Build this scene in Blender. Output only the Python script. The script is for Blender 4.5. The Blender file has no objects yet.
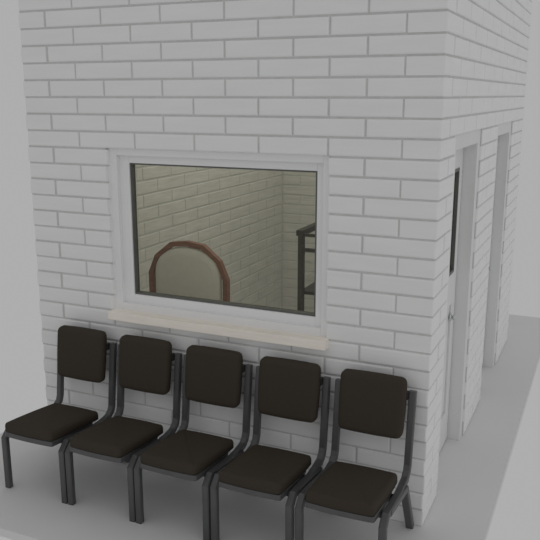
import bpy, bmesh, math, random
from mathutils import Vector, Matrix
random.seed(7)
SC = bpy.context.scene
COL = SC.collection
S = 0.1            # one brick course = 0.1 m; every length below is in courses and multiplied by S
LF = 3.988         # the same along the front wall
L = 3.95           # length of one brick with its joint
PI = math.pi

# ------------------------------------------------------------------ materials
def mat(name, rgb, rough=0.6, metal=0.0, spec=0.5, noise=None, bump=None, sheen=0.0):
    m = bpy.data.materials.new(name); m.use_nodes = True
    nt = m.node_tree; b = nt.nodes['Principled BSDF']
    b.inputs['Base Color'].default_value = (*rgb, 1)
    b.inputs['Roughness'].default_value = rough
    b.inputs['Metallic'].default_value = metal
    b.inputs['Specular IOR Level'].default_value = spec
    if sheen: b.inputs['Sheen Weight'].default_value = sheen
    tc = nt.nodes.new('ShaderNodeTexCoord')
    if noise:
        scale, amount, stretch = noise
        mp = nt.nodes.new('ShaderNodeMapping'); mp.inputs['Scale'].default_value = stretch
        nz = nt.nodes.new('ShaderNodeTexNoise'); nz.inputs['Scale'].default_value = scale; nz.inputs['Detail'].default_value = 4
        rp = nt.nodes.new('ShaderNodeValToRGB')
        rp.color_ramp.elements[0].position = 0.3; rp.color_ramp.elements[1].position = 0.7
        rp.color_ramp.elements[0].color = (*[c*(1-amount) for c in rgb], 1)
        rp.color_ramp.elements[1].color = (*[min(1, c*(1+amount)) for c in rgb], 1)
        nt.links.new(tc.outputs['Object'], mp.inputs['Vector']); nt.links.new(mp.outputs[0], nz.inputs['Vector'])
        nt.links.new(nz.outputs['Fac'], rp.inputs['Fac']); nt.links.new(rp.outputs['Color'], b.inputs['Base Color'])
    if bump:
        scale, strength, stretch = bump
        mp = nt.nodes.new('ShaderNodeMapping'); mp.inputs['Scale'].default_value = stretch
        nz = nt.nodes.new('ShaderNodeTexNoise'); nz.inputs['Scale'].default_value = scale; nz.inputs['Detail'].default_value = 5
        bp = nt.nodes.new('ShaderNodeBump'); bp.inputs['Strength'].default_value = strength; bp.inputs['Distance'].default_value = 0.01
        nt.links.new(tc.outputs['Object'], mp.inputs['Vector']); nt.links.new(mp.outputs[0], nz.inputs['Vector'])
        nt.links.new(nz.outputs['Fac'], bp.inputs['Height']); nt.links.new(bp.outputs['Normal'], b.inputs['Normal'])
    return m

M_BRICK = mat('white_brick', (.87, .87, .87), .75, spec=.25, noise=(3.0, .02, (1, 1, 6)), bump=(9, .10, (1, 1, 7)))
M_MORTAR = mat('brick_joint', (.64, .64, .635), .9, spec=.1, noise=(20, .05, (1, 1, 1)))
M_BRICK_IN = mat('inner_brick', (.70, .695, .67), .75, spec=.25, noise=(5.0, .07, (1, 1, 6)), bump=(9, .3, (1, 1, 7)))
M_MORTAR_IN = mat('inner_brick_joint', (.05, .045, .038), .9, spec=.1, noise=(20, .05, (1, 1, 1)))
M_FLOOR = mat('grey_paving', (.74, .74, .74), .85, spec=.2, noise=(2.0, .012, (1, 1, 1)))
M_WHITE = mat('white_frame', (.86, .86, .865), .45, spec=.4, noise=(4, .01, (1, 1, 1)))
M_DOOR = mat('white_door_paint', (.78, .78, .78), .6, spec=.2, noise=(4, .01, (1, 1, 1)))
M_GASKET = mat('dark_window_gasket', (.12, .125, .115), .45, spec=.5, noise=(8, .08, (1, 1, 1)))
M_SILL = mat('pale_wood', (.97, .90, .81), .5, spec=.4, noise=(5, .05, (1, 8, 8)))
M_FABRIC = mat('dark_brown_fabric', (.052, .042, .032), .9, spec=.2, noise=(60, .03, (1, 1, 1)), bump=(250, .04, (1, 1, 1)))
M_STEEL = mat('grey_steel', (.10, .10, .103), .38, metal=.3, spec=.5, noise=(12, .06, (1, 1, 1)))
M_BLACK = mat('black_steel', (.02, .02, .021), .5, spec=.4, noise=(12, .1, (1, 1, 1)))
M_PLUG = mat('black_rubber', (.06, .06, .062), .8, spec=.2, noise=(12, .1, (1, 1, 1)))
M_RACK = mat('dark_rack_metal', (.075, .07, .066), .5, metal=.2, noise=(30, .25, (1, 1, 1)))
M_WOOD = mat('red_brown_wood', (.27, .135, .10), .5, spec=.4, noise=(6, .18, (1, 1, 6)))
M_PALE = mat('pale_grey_upholstery', (.78, .77, .75), .85, spec=.2, noise=(30, .03, (1, 1, 1)), bump=(150, .1, (1, 1, 1)))
M_KNOB = mat('satin_metal', (.62, .64, .64), .35, metal=.7, noise=(12, .03, (1, 1, 1)))

def glass(name, tint):
    m = bpy.data.materials.new(name); m.use_nodes = True; nt = m.node_tree
    for n in list(nt.nodes): nt.nodes.remove(n)
    out = nt.nodes.new('ShaderNodeOutputMaterial'); mx = nt.nodes.new('ShaderNodeMixShader')
    tr = nt.nodes.new('ShaderNodeBsdfTransparent'); gl = nt.nodes.new('ShaderNodeBsdfGlossy'); fr = nt.nodes.new('ShaderNodeFresnel')
    tr.inputs['Color'].default_value = (*tint, 1); gl.inputs['Roughness'].default_value = .02; fr.inputs['IOR'].default_value = 1.3
    nt.links.new(fr.outputs[0], mx.inputs[0]); nt.links.new(tr.outputs[0], mx.inputs[1]); nt.links.new(gl.outputs[0], mx.inputs[2])
    nt.links.new(mx.outputs[0], out.inputs['Surface'])
    return m
M_GLASS = glass('tinted_glass', (.93, .925, .85))
M_GLASS_DOOR = glass('dark_door_glass', (.8, .8, .72))

# ------------------------------------------------------------------ mesh helpers
def obj(name, bm, mats, parent=None, smooth=False):
    me = bpy.data.meshes.new(name)
    bmesh.ops.recalc_face_normals(bm, faces=bm.faces[:])
    bm.to_mesh(me); bm.free()
    for m in (mats if isinstance(mats, (list, tuple)) else [mats]): me.materials.append(m)
    if smooth:
        for p in me.polygons: p.use_smooth = len(p.vertices) < 8
    o = bpy.data.objects.new(name, me); COL.objects.link(o)
    if parent is not None: o.parent = parent
    return o

def box(bm, x0, x1, y0, y1, z0, z1, mi=0, bev=0.0):
    v = [bm.verts.new((x*S, y*S, z*S)) for x in (x0, x1) for y in (y0, y1) for z in (z0, z1)]
    fs = [bm.faces.new([v[i] for i in q]) for q in ((0,1,3,2),(4,6,7,5),(0,4,5,1),(2,3,7,6),(0,2,6,4),(1,5,7,3))]
    for f in fs: f.material_index = mi
    if bev:
        es = list({e for f in fs for e in f.edges})
        r = bmesh.ops.bevel(bm, geom=es, offset=bev*S, segments=2, affect='EDGES', profile=.6)
        for f in r['faces']: f.material_index = mi
    return fs

def empty(name, loc=(0, 0, 0), rz=0.0):
    o = bpy.data.objects.new(name, None); COL.objects.link(o)
    o.location = [c*S for c in loc]; o.rotation_euler = (0, 0, rz); o.empty_display_size = .1
    return o

def sweep(bm, pts, a, b, mi=0):
    """rectangular tube in a plane x = const; pts are (x, y, z); a = half width in x, b = half thickness in the plane"""
    rings = []
    n = len(pts)
    for i, (x, y, z) in enumerate(pts):
        def nd(p, q):
            d = Vector((q[1]-p[1], q[2]-p[2])); d.normalize(); return d
        if i == 0: t = nd(pts[0], pts[1]); k = 1
        elif i == n-1: t = nd(pts[-2], pts[-1]); k = 1
        else:
            t1, t2 = nd(pts[i-1], pts[i]), nd(pts[i], pts[i+1]); t = (t1+t2).normalized(); k = 1/max(.5, t.dot(t1))
        nrm = Vector((-t.y, t.x))*b*k
        c = min(a, b)*.28                       # small chamfer on the tube edges
        ring = []
        for sx, sn in ((-1, -1), (1, -1), (1, 1), (-1, 1)):
            fa, fb = (1, 1-c/b), (1-c/a, 1)
            order = (fa, fb) if sx*sn > 0 else (fb, fa)
            for u, w in order:
                ring.append(bm.verts.new(((x+sx*a*u)*S, (y+nrm.x*sn*w)*S, (z+nrm.y*sn*w)*S)))
        rings.append(ring)
    m = len(rings[0])
    for r0, r1 in zip(rings, rings[1:]):
        for j in range(m):
            f = bm.faces.new((r0[j], r0[(j+1) % m], r1[(j+1) % m], r1[j])); f.material_index = mi
    for r in (rings[0], rings[-1]):
        f = bm.faces.new(r); f.material_index = mi

def arc(c, r, a0, a1, n):
    return [(c[0]+r*math.cos(math.radians(a0+(a1-a0)*i/n)), c[1]+r*math.sin(math.radians(a0+(a1-a0)*i/n))) for i in range(n+1)]

def pad(bm, outline, levels, place):
    """a cushion: closed outline (list of 2D points) offset inwards per level [(inset, height)], place(u, v, h) -> point"""
    n = len(outline)
    rings = []
    for ins, h in levels:
        ring = []
        for i in range(n):
            p0, p1, p2 = Vector(outline[i-1]), Vector(outline[i]), Vector(outline[(i+1) % n])
            t = ((p1-p0).normalized()+(p2-p1).normalized()).normalized()
            q = p1+Vector((-t.y, t.x))*ins
            ring.append(bm.verts.new(Vector(place(q.x, q.y, h))*S))
        rings.append(ring)
    for r0, r1 in zip(rings, rings[1:]):
        for j in range(n): bm.faces.new((r0[j], r0[(j+1) % n], r1[(j+1) % n], r1[j]))
    for r in (rings[0], rings[-1]): bm.faces.new(r)

def rounded(w0, w1, d0, d1, r, seg=6, bulge=0.0):
    """counter-clockwise outline with rounded corners; widths w0 at v=d0 and w1 at v=d1; edges bulge outwards a little"""
    cs = [((w0-r), d0+r, 270, 360), ((w1-r), d1-r, 0, 90), (-(w1-r), d1-r, 90, 180), (-(w0-r), d0+r, 180, 270)]
    pts = []
    for k, (cx, cy, a0, a1) in enumerate(cs):
        pts += arc((cx, cy), r, a0, a1, seg)
    out = []
    m = len(pts)
    for i, p in enumerate(pts):
        out.append(p)
        q = pts[(i+1) % m]
        d = math.hypot(q[0]-p[0], q[1]-p[1])
        if d > 1.2:
            nx, ny = (q[1]-p[1])/d, -(q[0]-p[0])/d
            for t in (.2, .4, .6, .8):
                bb = bulge*4*t*(1-t)
                out.append((p[0]+(q[0]-p[0])*t+nx*bb, p[1]+(q[1]-p[1])*t+ny*bb))
    return out

# ------------------------------------------------------------------ brick walls
def brick(bm, fr, s0, s1, r, depth, gap=.105, cham=.065, mi=0, vgap=None):
    """one brick; fr(s, d, z): s along the wall, d depth behind its face; gap, vgap: width of the bed and upright joints"""
    g = gap/2; vg = (vgap or gap)/2
    a0 = s0+(g if vgap and s0 < .01 else vg); a1 = s1-vg; z0 = r+g; z1 = r+1-g
    if a1-a0 < .15: return
    j = random.uniform(-.012, .012)
    def ring(ins, d): return [bm.verts.new(Vector(fr(s, d, z))*S) for s, z in ((a0+ins, z0+ins), (a1-ins, z0+ins), (a1-ins, z1-ins), (a0+ins, z1-ins))]
    R = [ring(0, depth), ring(0, cham+j+.02), ring(cham*.35, cham*.35+j+.012), ring(cham*1.3, j+.012)]
    for p, q in zip(R, R[1:]):
        for k in range(4):
            f = bm.faces.new((p[k], p[(k+1) % 4], q[(k+1) % 4], q[k])); f.material_index = mi
    for q in (R[0], R[-1]):
        f = bm.faces.new(q); f.material_index = mi

def course(bm, fr, r, lo, hi, joints, holes, depth_of, reveal=1.5, **kw):
    js = [lo]+[j for j in sorted(joints) if lo+.05 < j < hi-.05]+[hi]
    for a, b in zip(js, js[1:]):
        segs = [(a, b)]
        for (h0, h1, z0, z1) in holes:
            if z0 <= r < z1:
                ns = []
                for p, q in segs:
                    if q <= h0 or p >= h1: ns.append((p, q)); continue
                    w = .15 if int(r) % 2 else 0.0          # alternate courses step into the opening a little
                    if p < h0: ns.append((p, h0+w*.8-.05))
                    if q > h1: ns.append((h1-w*.3+.02, q))
                segs = ns
        for p, q in segs:
            dd = depth_of(r, p, q)
            if any(z0-1 <= r < z1+1 and (abs(p-h1) < .1 or abs(q-h0) < .1 or (p < h1 and q > h0)) for h0, h1, z0, z1 in holes) and dd < 1: dd = reveal
            brick(bm, fr, p, q, r, dd, **kw)

H = 32
WX0, WY1 = -6.5*LF, 9*L        # outer footprint: x WX0..0, y 0..WY1
IX0, IX1, IY0, IY1 = -23.45, -1.9, 1.9, 34.7
WIN = (-19.88, -5.9, 10, 20)
D1 = (3.75, 12.4, 0, 21); D2 = (19.5, 27.9, 0, 21)

def core(bm, rects, fn):
    for a0, a1, z0, z1 in rects: fn(bm, a0, a1, z0, z1)

def wall_mesh(name, faces, cores):
    bm = bmesh.new()
    for c in cores: box(bm, *c, mi=1)
    for f in faces: f(bm)
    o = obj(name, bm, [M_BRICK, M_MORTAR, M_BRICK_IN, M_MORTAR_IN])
    o['kind'] = 'structure'
    return o

RC = .095   # how far the mortar lies behind the brick faces
def front_out(bm):
    for r in range(H):
        odd = r % 2 == 1
        if odd:      # stretcher turns the right corner, half brick at the left corner is the left wall's stretcher end
            js = [.07-(LF*k) for k in range(1, 7)]
            course(bm, lambda s, d, z: (s, d, z), r, -6*LF, 0.0, js, [WIN], lambda r, p, q: 1.9 if q > -.01 else .3)
        else:        # full brick at the left corner; the right corner belongs to the side wall's stretcher
            js = [.07-(LF*(k+.5)) for k in range(0, 7)]
            course(bm, lambda s, d, z: (s, d, z), r, WX0-.05, -.5*LF, js, [WIN], lambda r, p, q: 1.9 if p < WX0+.1 else .3)
def right_out(bm):
    for r in range(H):
        odd = r % 2 == 1
        lo = .5*L if odd else 0.0
        js = [L*(k+.5) for k in range(0, 9)] if odd else [L*k for k in range(1, 9)]
        def dep(r, p, q): return 1.95 if (p < .01 and r % 2 == 0) else .3
        course(bm, lambda s, d, z: (-d, s, z), r, lo, WY1, js, [D1, D2], dep, vgap=.21)
def left_out(bm):
    for r in range(H):
        odd = r % 2 == 1
        lo = 0.0 if odd else .5*L
        js = [L*k for k in range(1, 9)] if odd else [L*(k+.5) for k in range(0, 9)]
        course(bm, lambda s, d, z: (WX0+d, s, z), r, lo, WY1, js, [], lambda r, p, q: 1.95 if p < .01 else .3)
def back_out(bm):
    for r in range(H):
        js = [-(L*(k+.5*(r % 2))) for k in range(0, 8)]
        course(bm, lambda s, d, z: (s, WY1-d, z), r, WX0+.32, -.32, js, [], lambda r, p, q: .3)
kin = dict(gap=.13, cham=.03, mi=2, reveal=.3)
def left_in(bm):
    for r in range(H):
        js = [IY1-L*(k+.5*(r % 2)) for k in range(0, 12)]
        course(bm, lambda s, d, z: (IX0-d, s, z), r, IY0+.02, IY1-.02, sorted(js), [], lambda r, p, q: .2, **kin)
def back_in(bm):
    for r in range(H):
        js = [IX0+L*(k+.5*((r+1) % 2)) for k in range(0, 8)]
        course(bm, lambda s, d, z: (s, IY1+d, z), r, IX0+.02, IX1-.02, sorted(js), [], lambda r, p, q: .2, **kin)
def right_in(bm):
    for r in range(H):
        js = [IY1-L*(k+.5*(r % 2)) for k in range(0, 12)]
        course(bm, lambda s, d, z: (IX1+d, s, z), r, IY0+.02, IY1-.02, sorted(js), [D1, D2], lambda r, p, q: .2, **kin)
def front_in(bm):
    for r in range(H):
        js = [IX0+L*(k+.5*(r % 2)) for k in range(0, 8)]
        course(bm, lambda s, d, z: (s, IY0-d, z), r, IX0+.02, IX1-.02, sorted(js), [WIN], lambda r, p, q: .2, **kin)

i = .05
def cores_rect(lo, hi, holes):
    """rectangles around the holes, (a0, a1, z0, z1)"""
    out = []; a = lo
    for h0, h1, z0, z1 in holes:
        h0 -= .12; h1 += .12; z1 += .1; z0 = max(0, z0-.1)
        out.append((a, h0, 0, H))
        if z0 > 0: out.append((h0, h1, 0, z0))
        out.append((h0, h1, z1, H)); a = h1
    out.append((a, hi, 0, H)); return out
wall_mesh('wall_front', [front_out, front_in], [(a0, a1, RC, IY0-i, z0, z1) for a0, a1, z0, z1 in cores_rect(WX0+RC, -RC, [WIN])])
wall_mesh('wall_right', [right_out, right_in], [(IX1+i, -RC, a0, a1, z0, z1) for a0, a1, z0, z1 in cores_rect(IY0-i, WY1-RC, [D1, D2])])
wall_mesh('wall_left', [left_out, left_in], [(WX0+RC, IX0-i, IY0-i, WY1-RC, 0, H)])
wall_mesh('wall_back', [back_out, back_in], [(IX0-i, IX1+i, IY1+i, WY1-RC, 0, H)])

# ------------------------------------------------------------------ the paved slab
bm = bmesh.new(); box(bm, -29.7, 3.27, -9.57, 44.7, -.5, 0)
fl = obj('floor', bm, M_FLOOR); fl['kind'] = 'structure'

# ------------------------------------------------------------------ window
def ring_frame(bm, x0, x1, z0, z1, wl, wr, wb, wt, y0, y1, mi=0, bev=.03):
    box(bm, x0, x0+wl, y0, y1, z0, z1, mi, bev); box(bm, x1-wr, x1, y0, y1, z0, z1, mi, bev)
    box(bm, x0+wl, x1-wr, y0, y1, z0, z0+wb, mi, bev); box(bm, x0+wl, x1-wr, y0, y1, z1-wt, z1, mi, bev)
win = empty('window_1', (-12.9, .5, 10)); win['kind'] = 'structure'
def local(o, parent):                     # geometry is written in world courses; keep it there under its parent
    o.parent = parent; o.matrix_parent_inverse = Matrix.Translation(parent.location).inverted(); return o
bm = bmesh.new(); ring_frame(bm, -20.02, -5.76, 9.95, 20.14, .65, .47, .59, .51, .28, 1.5)
local(obj('window_frame', bm, M_WHITE), win)
bm = bmesh.new(); ring_frame(bm, -19.39, -6.21, 10.52, 19.64, .70, .46, .55, .46, .56, 1.3)
sash = local(obj('window_sash', bm, M_WHITE), win)
bm = bmesh.new(); ring_frame(bm, -18.74, -6.66, 11.04, 19.2, .12, .14, .14, .12, .66, 1.1, bev=.02)
local(obj('glazing_bead', bm, M_GASKET), win)
bm = bmesh.new(); box(bm, -18.68, -6.72, .93, .97, 11.1, 19.14)
local(obj('glass_pane', bm, M_GLASS), win)
bm = bmesh.new(); box(bm, -20.0, -5.68, -.5, .42, 9.55, 10.08, bev=.05)
o = local(obj('window_sill', bm, M_SILL), win); o['label'] = 'pale cream wooden sill board'

# ------------------------------------------------------------------ doors in the right wall
def door(name, y0, y1):
    d = empty(name, (-.7, (y0+y1)/2, 0)); d['kind'] = 'structure'
    top = 21.0
    bm = bmesh.new()
    box(bm, -1.35, -.16, y0-.1, y0+.8, 0, top+.05, bev=.03); box(bm, -1.35, -.16, y1-.8, y1+.1, 0, top+.05, bev=.03)
    box(bm, -1.35, -.16, y0+.8, y1-.8, top-.8, top+.05, bev=.03)
    local(obj('door_frame', bm, M_DOOR), d)
    a, b = y0+.9, y1-.9
    # leaf: stiles and rails round a glazed upper light and a lower panel
    w0, w1 = a+.9, b-1.05
    bm = bmesh.new()
    box(bm, -1.35, -1.0, a, w0, .1, top-.86, bev=.02); box(bm, -1.35, -1.0, w1, b, .1, top-.86, bev=.02)
    box(bm, -1.35, -1.0, w0, w1, .1, 2.4); box(bm, -1.35, -1.0, w0, w1, 10.0, 12.1); box(bm, -1.35, -1.0, w0, w1, 18.75, top-.86)
    leaf = local(obj('door_leaf', bm, M_DOOR), d)
    def sub(nm, bm, m, lab=None):
        o = obj(nm, bm, m); o.parent = leaf
        o.matrix_parent_inverse = Matrix.Identity(4)
        if lab: o['label'] = lab
        return o
    bm = bmesh.new(); box(bm, -1.3, -1.12, w0+.04, w1-.04, 2.44, 9.96, bev=.05); sub('door_panel', bm, M_DOOR)
    bm = bmesh.new()
    box(bm, -1.3, -.97, w0, w0+.2, 12.1, 18.75); box(bm, -1.3, -.97, w1-.2, w1, 12.1, 18.75)
    box(bm, -1.3, -.97, w0+.2, w1-.2, 12.1, 12.3); box(bm, -1.3, -.97, w0+.2, w1-.2, 18.55, 18.75)
    sub('glazing_bead', bm, M_GASKET, 'dark grey glazing bead')
    bm = bmesh.new(); box(bm, -1.2, -1.16, w0+.2, w1-.2, 12.3, 18.55); sub('glass_pane', bm, M_GLASS_DOOR)
    bm = bmesh.new(); hy = b-.5
    hy = b-1.2
    bmesh.ops.create_cone(bm, cap_ends=True, segments=20, radius1=.24*S, radius2=.2*S, depth=.08*S, matrix=Matrix.Translation((-.97*S, hy*S, 9.1*S)) @ Matrix.Rotation(PI/2, 4, 'Y'))
    bmesh.ops.create_cone(bm, cap_ends=True, segments=16, radius1=.09*S, radius2=.09*S, depth=.2*S, matrix=Matrix.Translation((-.9*S, hy*S, 9.1*S)) @ Matrix.Rotation(PI/2, 4, 'Y'))
    bmesh.ops.create_uvsphere(bm, u_segments=20, v_segments=12, radius=.2*S, matrix=Matrix.Translation((-.76*S, hy*S, 9.1*S)) @ Matrix.Diagonal((.7, 1, 1, 1)))
    sub('door_handle', bm, M_KNOB, 'light metal round knob')
    return d
door('door_1', D1[0], D1[1]); door('door_2', D2[0], D2[1])

# ------------------------------------------------------------------ waiting chairs
def seat_z(y): return 3.91 - (y+5.6)*.10
def make_chair():
    root = empty('waiting_chair')
    HW = 2.13; PW = 2.03; A = .19; B = .17
    rail = lambda y: 3.62-(y+5.35)*.11
    for sx in (-1, 1):
        x = sx*HW; px = sx*PW
        # bent tube: front leg, side rail and back post in one
        bm = bmesh.new()
        pts = [(-5.93, 0.06), (-5.93, 3.2), (-5.5, rail(-5.5)), (-3.0, rail(-3.0)+.02), (-2.2, rail(-2.2)+.10), (-1.45, 3.50), (-1.1, 3.78), (-.98, 4.1), (-.52, 8.07)]
        xs = [x, x, x, (x+px)/2]+[px]*5
        sweep(bm, [(xx, y, z) for xx, (y, z) in zip(xs, pts)], A, B)
        obj('side_tube', bm, M_STEEL, root)
        bm = bmesh.new()
        sweep(bm, [(x, -5.2, rail(-5.2)-.01), (x, -1.95, rail(-1.95)-.02), (x, -.22, 0.06)], A*1.1, B)
        obj('rear_leg', bm, M_STEEL, root)
        for fy in (-5.93, -.2):
            bm = bmesh.new(); box(bm, x-A*.9, x+A*.9, fy-B*.95, fy+B*.95, 0, .1, bev=.03); obj('foot_cap', bm, M_PLUG, root)
    # seat
    out = [(x+.05, y) for x, y in rounded(1.73, 1.74, -6.45, -1.92, .24, bulge=.07)]
    bm = bmesh.new()
    pad(bm, out, [(.28, -.05), (.05, -.05), (.0, .0), (0, .28), (.02, .38), (.07, .46), (.15, .5), (.26, .52)], lambda u, v, h: (u, v, seat_z(v)+h))
    obj('seat', bm, M_FABRIC, root, smooth=True)
    out = [(x+.08, y) for x, y in rounded(1.74, 1.58, -6.43, -2.4, .14, bulge=.08)]
    bm = bmesh.new()
    pad(bm, out, [(0.02, -.36), (0, -.34), (0, -.08), (.02, -.06)], lambda u, v, h: (u, v, seat_z(v)+h))
    obj('seat_pan', bm, M_STEEL, root)
    # crossbars
    bm = bmesh.new(); box(bm, -HW+A, HW-A, -3.3, -2.9, 3.05, 3.35, bev=.04); box(bm, -HW+A, HW-A, -5.3, -4.9, 3.3, 3.5, bev=.04); obj('cross_rail', bm, M_BLACK, root)
    bm = bmesh.new(); box(bm, -PW+A-.02, PW-A+.02, -.92, -.6, 7.68, 8.1, bev=.03); o = obj('back_rail', bm, M_BLACK, root)
    # backrest: leans with the posts
    lean = (1.12-.6)/(8.2-4.12)
    def place(u, v, h):           # v = height above floor, h = forward
        y = -1.12+(v-4.12)*lean
        return (u, y-h-.34, v)
    out = rounded(1.75, 1.78, 5.66, 8.86, .33, bulge=.03)
    bm = bmesh.new()
    pad(bm, out, [(.33, -.17), (.1, -.17), (.0, -.1), (0, .14), (.03, .24), (.1, .31), (.2, .34), (.32, .355)], place)
    obj('backrest', bm, M_FABRIC, root, smooth=True)
    return root

def dup(root, name=None):
    r = root.copy(); COL.objects.link(r)
    for ch in list(root.children):
        c = ch.copy(); COL.objects.link(c); c.parent = r
    return r

chair_labels = [
    'dark brown padded waiting chair at the left end of the row of five',
    'dark brown padded waiting chair second from the left, under the sill\'s left half',
    'dark brown padded waiting chair in the middle of the row of five',
    'dark brown padded waiting chair second from the right, under the right end of the sill',
    'dark brown padded waiting chair at the right end of the row, by the brick corner',
]
c0 = make_chair()
for k in range(5):
    c = c0 if k == 0 else dup(c0)
    c.location = ((-21.70+4.725*k+(-.01, -.02, -.05, -.03, .02)[k])*S, 0, 0)
    c['label'] = chair_labels[k]; c['category'] = 'chair'; c['group'] = 'row of waiting chairs under the window'

# ------------------------------------------------------------------ arched chair behind the glass
def arched_chair(cx, y, top):
    root = empty('arched_back_chair', (cx, y, 0))
    root['label'] = 'arched-back chair with red-brown wooden rim and pale grey upholstery behind the glass'; root['category'] = 'chair'
    W = 3.12
    AH = 2.45
    shape = [(-1, 0), (-.82, .53), (-.42, .93), (0, 1), (.42, .93), (.82, .53), (1, 0)]
    def rib(R, T):
        return [(-R, 4.0)]+[(R*a, top-AH+T*b) for a, b in shape]+[(R, 4.0)]
    bm = bmesh.new()
    o_, i_ = rib(W, AH), rib(W-.36, AH-.33)
    def slab(bm, po, pi_, ya, yb):
        rows = []
        for (a, b), (c, d) in zip(po, pi_):
            rows.append([bm.verts.new((p[0]*S, p[1]*S, p[2]*S)) for p in ((a, ya, b), (c, ya, d), (c, yb, d), (a, yb, b))])
        for r0, r1 in zip(rows, rows[1:]):
            for j in range(4): bm.faces.new((r0[j], r0[(j+1) % 4], r1[(j+1) % 4], r1[j]))
        for r in (rows[0], rows[-1]): bm.faces.new(r)
    slab(bm, o_, i_, -.15, .25)
    obj('back_rim', bm, M_WOOD, root)
    R2 = W-.52; cz = top-AH
    out = [(-R2, 5.2), (R2, 5.2)]+[(R2*math.cos(a), cz+(AH-.42)*(max(0, math.sin(a))**.85)) for a in [PI*k/24 for k in range(0, 25)]]
    bm = bmesh.new()
    pad(bm, out, [(.08, -.1), (0, 0), (0, .12), (.06, .24), (.2, .32), (.5, .38)], lambda u, v, h: (u-.02, .12-h, v))
    obj('back_cushion', bm, M_PALE, root, smooth=True)
    bm = bmesh.new(); out = rounded(2.5, 2.2, -4.9, -.25, .5)
    pad(bm, out, [(.1, 4.0), (0, 4.1), (0, 4.6), (.15, 4.85), (.5, 4.95)], lambda u, v, h: (u, v, h))
    obj('seat', bm, M_PALE, root, smooth=True)
    bm = bmesh.new(); box(bm, -2.5, 2.5, -4.8, -.15, 3.55, 4.02, bev=.05); obj('seat_frame', bm, M_WOOD, root)
    for sx in (-1, 1):
        for yy in (-4.5, 0.05):
            bm = bmesh.new()
            v0 = [(-.13, -.13), (.13, -.13), (.13, .13), (-.13, .13)]
            lo = [bm.verts.new(((sx*2.35+a)*S, (yy+b)*S, 0)) for a, b in v0]
            hi = [bm.verts.new(((sx*2.35+a*1.6)*S, (yy+b*1.6)*S, 3.6*S)) for a, b in v0]
            for j in range(4): bm.faces.new((lo[j], lo[(j+1) % 4], hi[(j+1) % 4], hi[j]))
            bm.faces.new(lo); bm.faces.new(hi)
            obj('leg', bm, M_WOOD, root)
        bm = bmesh.new()
        sweep(bm, [(sx*2.55, -4.2, 4.0), (sx*2.55, -4.1, 6.3), (sx*2.55, -3.8, 6.6), (sx*2.55, -.1, 6.9)], .16, .14)
        obj('armrest', bm, M_WOOD, root)
    return root
ARCH = arched_chair(-18.33, 6.5, 13.42)

# ------------------------------------------------------------------ dark metal rack on the right inside
def rack(x0, y0, top, w, dp):
    root = empty('metal_rack', (x0, y0, 0))
    root['label'] = 'dark metal rack behind the glass at the right edge of the window'; root['category'] = 'rack'
    T = .5
    for px in (0, w-T):
        for py in (0, dp-T):
            bm = bmesh.new(); box(bm, px, px+T, py, py+T, 0, top-.5, bev=.04); obj('post', bm, M_RACK, root)
    bm = bmesh.new(); box(bm, -.12, .5, -.12, dp, top-.5, top, bev=.04); obj('top_rail', bm, M_RACK, root)
    bm = bmesh.new(); box(bm, w-.5, w+.12, -.12, dp, top-.5, top, bev=.04); obj('top_rail', bm, M_RACK, root)
    for zz, hh in ((top-.42, .26), (top-1.75, .3)):
        for py in (.05, dp-.35):
            bm = bmesh.new(); box(bm, T, w-T, py, py+.3, zz-hh/2, zz+hh/2, bev=.03); obj('cross_rail', bm, M_RACK, root)
    for zz in (top-5.6, 1.2):
        bm = bmesh.new(); box(bm, .05, w-.05, .5, dp-.5, zz-.3, zz, bev=.03); obj('shelf', bm, M_RACK, root)
        
    return root
RACK = rack(-16.9, 23, 11.6, 6.0, 5.0)

# ------------------------------------------------------------------ light: an even pale sky all round
w = bpy.data.worlds.new('overcast'); SC.world = w; w.use_nodes = True
nt = w.node_tree; bg = nt.nodes['Background']
bg.inputs['Color'].default_value = (1, 1, 1.0, 1); bg.inputs['Strength'].default_value = .42

ld = bpy.data.lights.new('added_room_fill', 'AREA'); ld.shape = 'RECTANGLE'; ld.size = 1.2; ld.size_y = 2.4; ld.energy = 12; ld.color = (1, .99, .98)  # added fill that brightens the interior behind the glass; it has no fixture
lo = bpy.data.objects.new('added_room_fill', ld); COL.objects.link(lo); lo.location = (-1.25, 1.7, 3.15)

sd = bpy.data.lights.new('soft_daylight', 'SUN'); sd.energy = .19; sd.angle = math.radians(80)
so = bpy.data.objects.new('soft_daylight', sd); COL.objects.link(so); so.rotation_euler = Vector((1.0, -.35, .55)).to_track_quat('Z', 'Y').to_euler()

cam = bpy.data.cameras.new('camera'); co = bpy.data.objects.new('camera', cam); COL.objects.link(co)
cam.lens = 50; cam.sensor_width = 36; cam.clip_start = .05; cam.clip_end = 200
co.location = (.7550, -3.7044, 2.3135); co.rotation_euler = (math.radians(76.8566), 0, math.radians(24.3153))
SC.camera = co
SC.view_settings.view_transform = 'Standard'; SC.view_settings.look = 'None'
SC.view_settings.exposure = 0; SC.view_settings.gamma = 1; SC.view_settings.use_curve_mapping = False
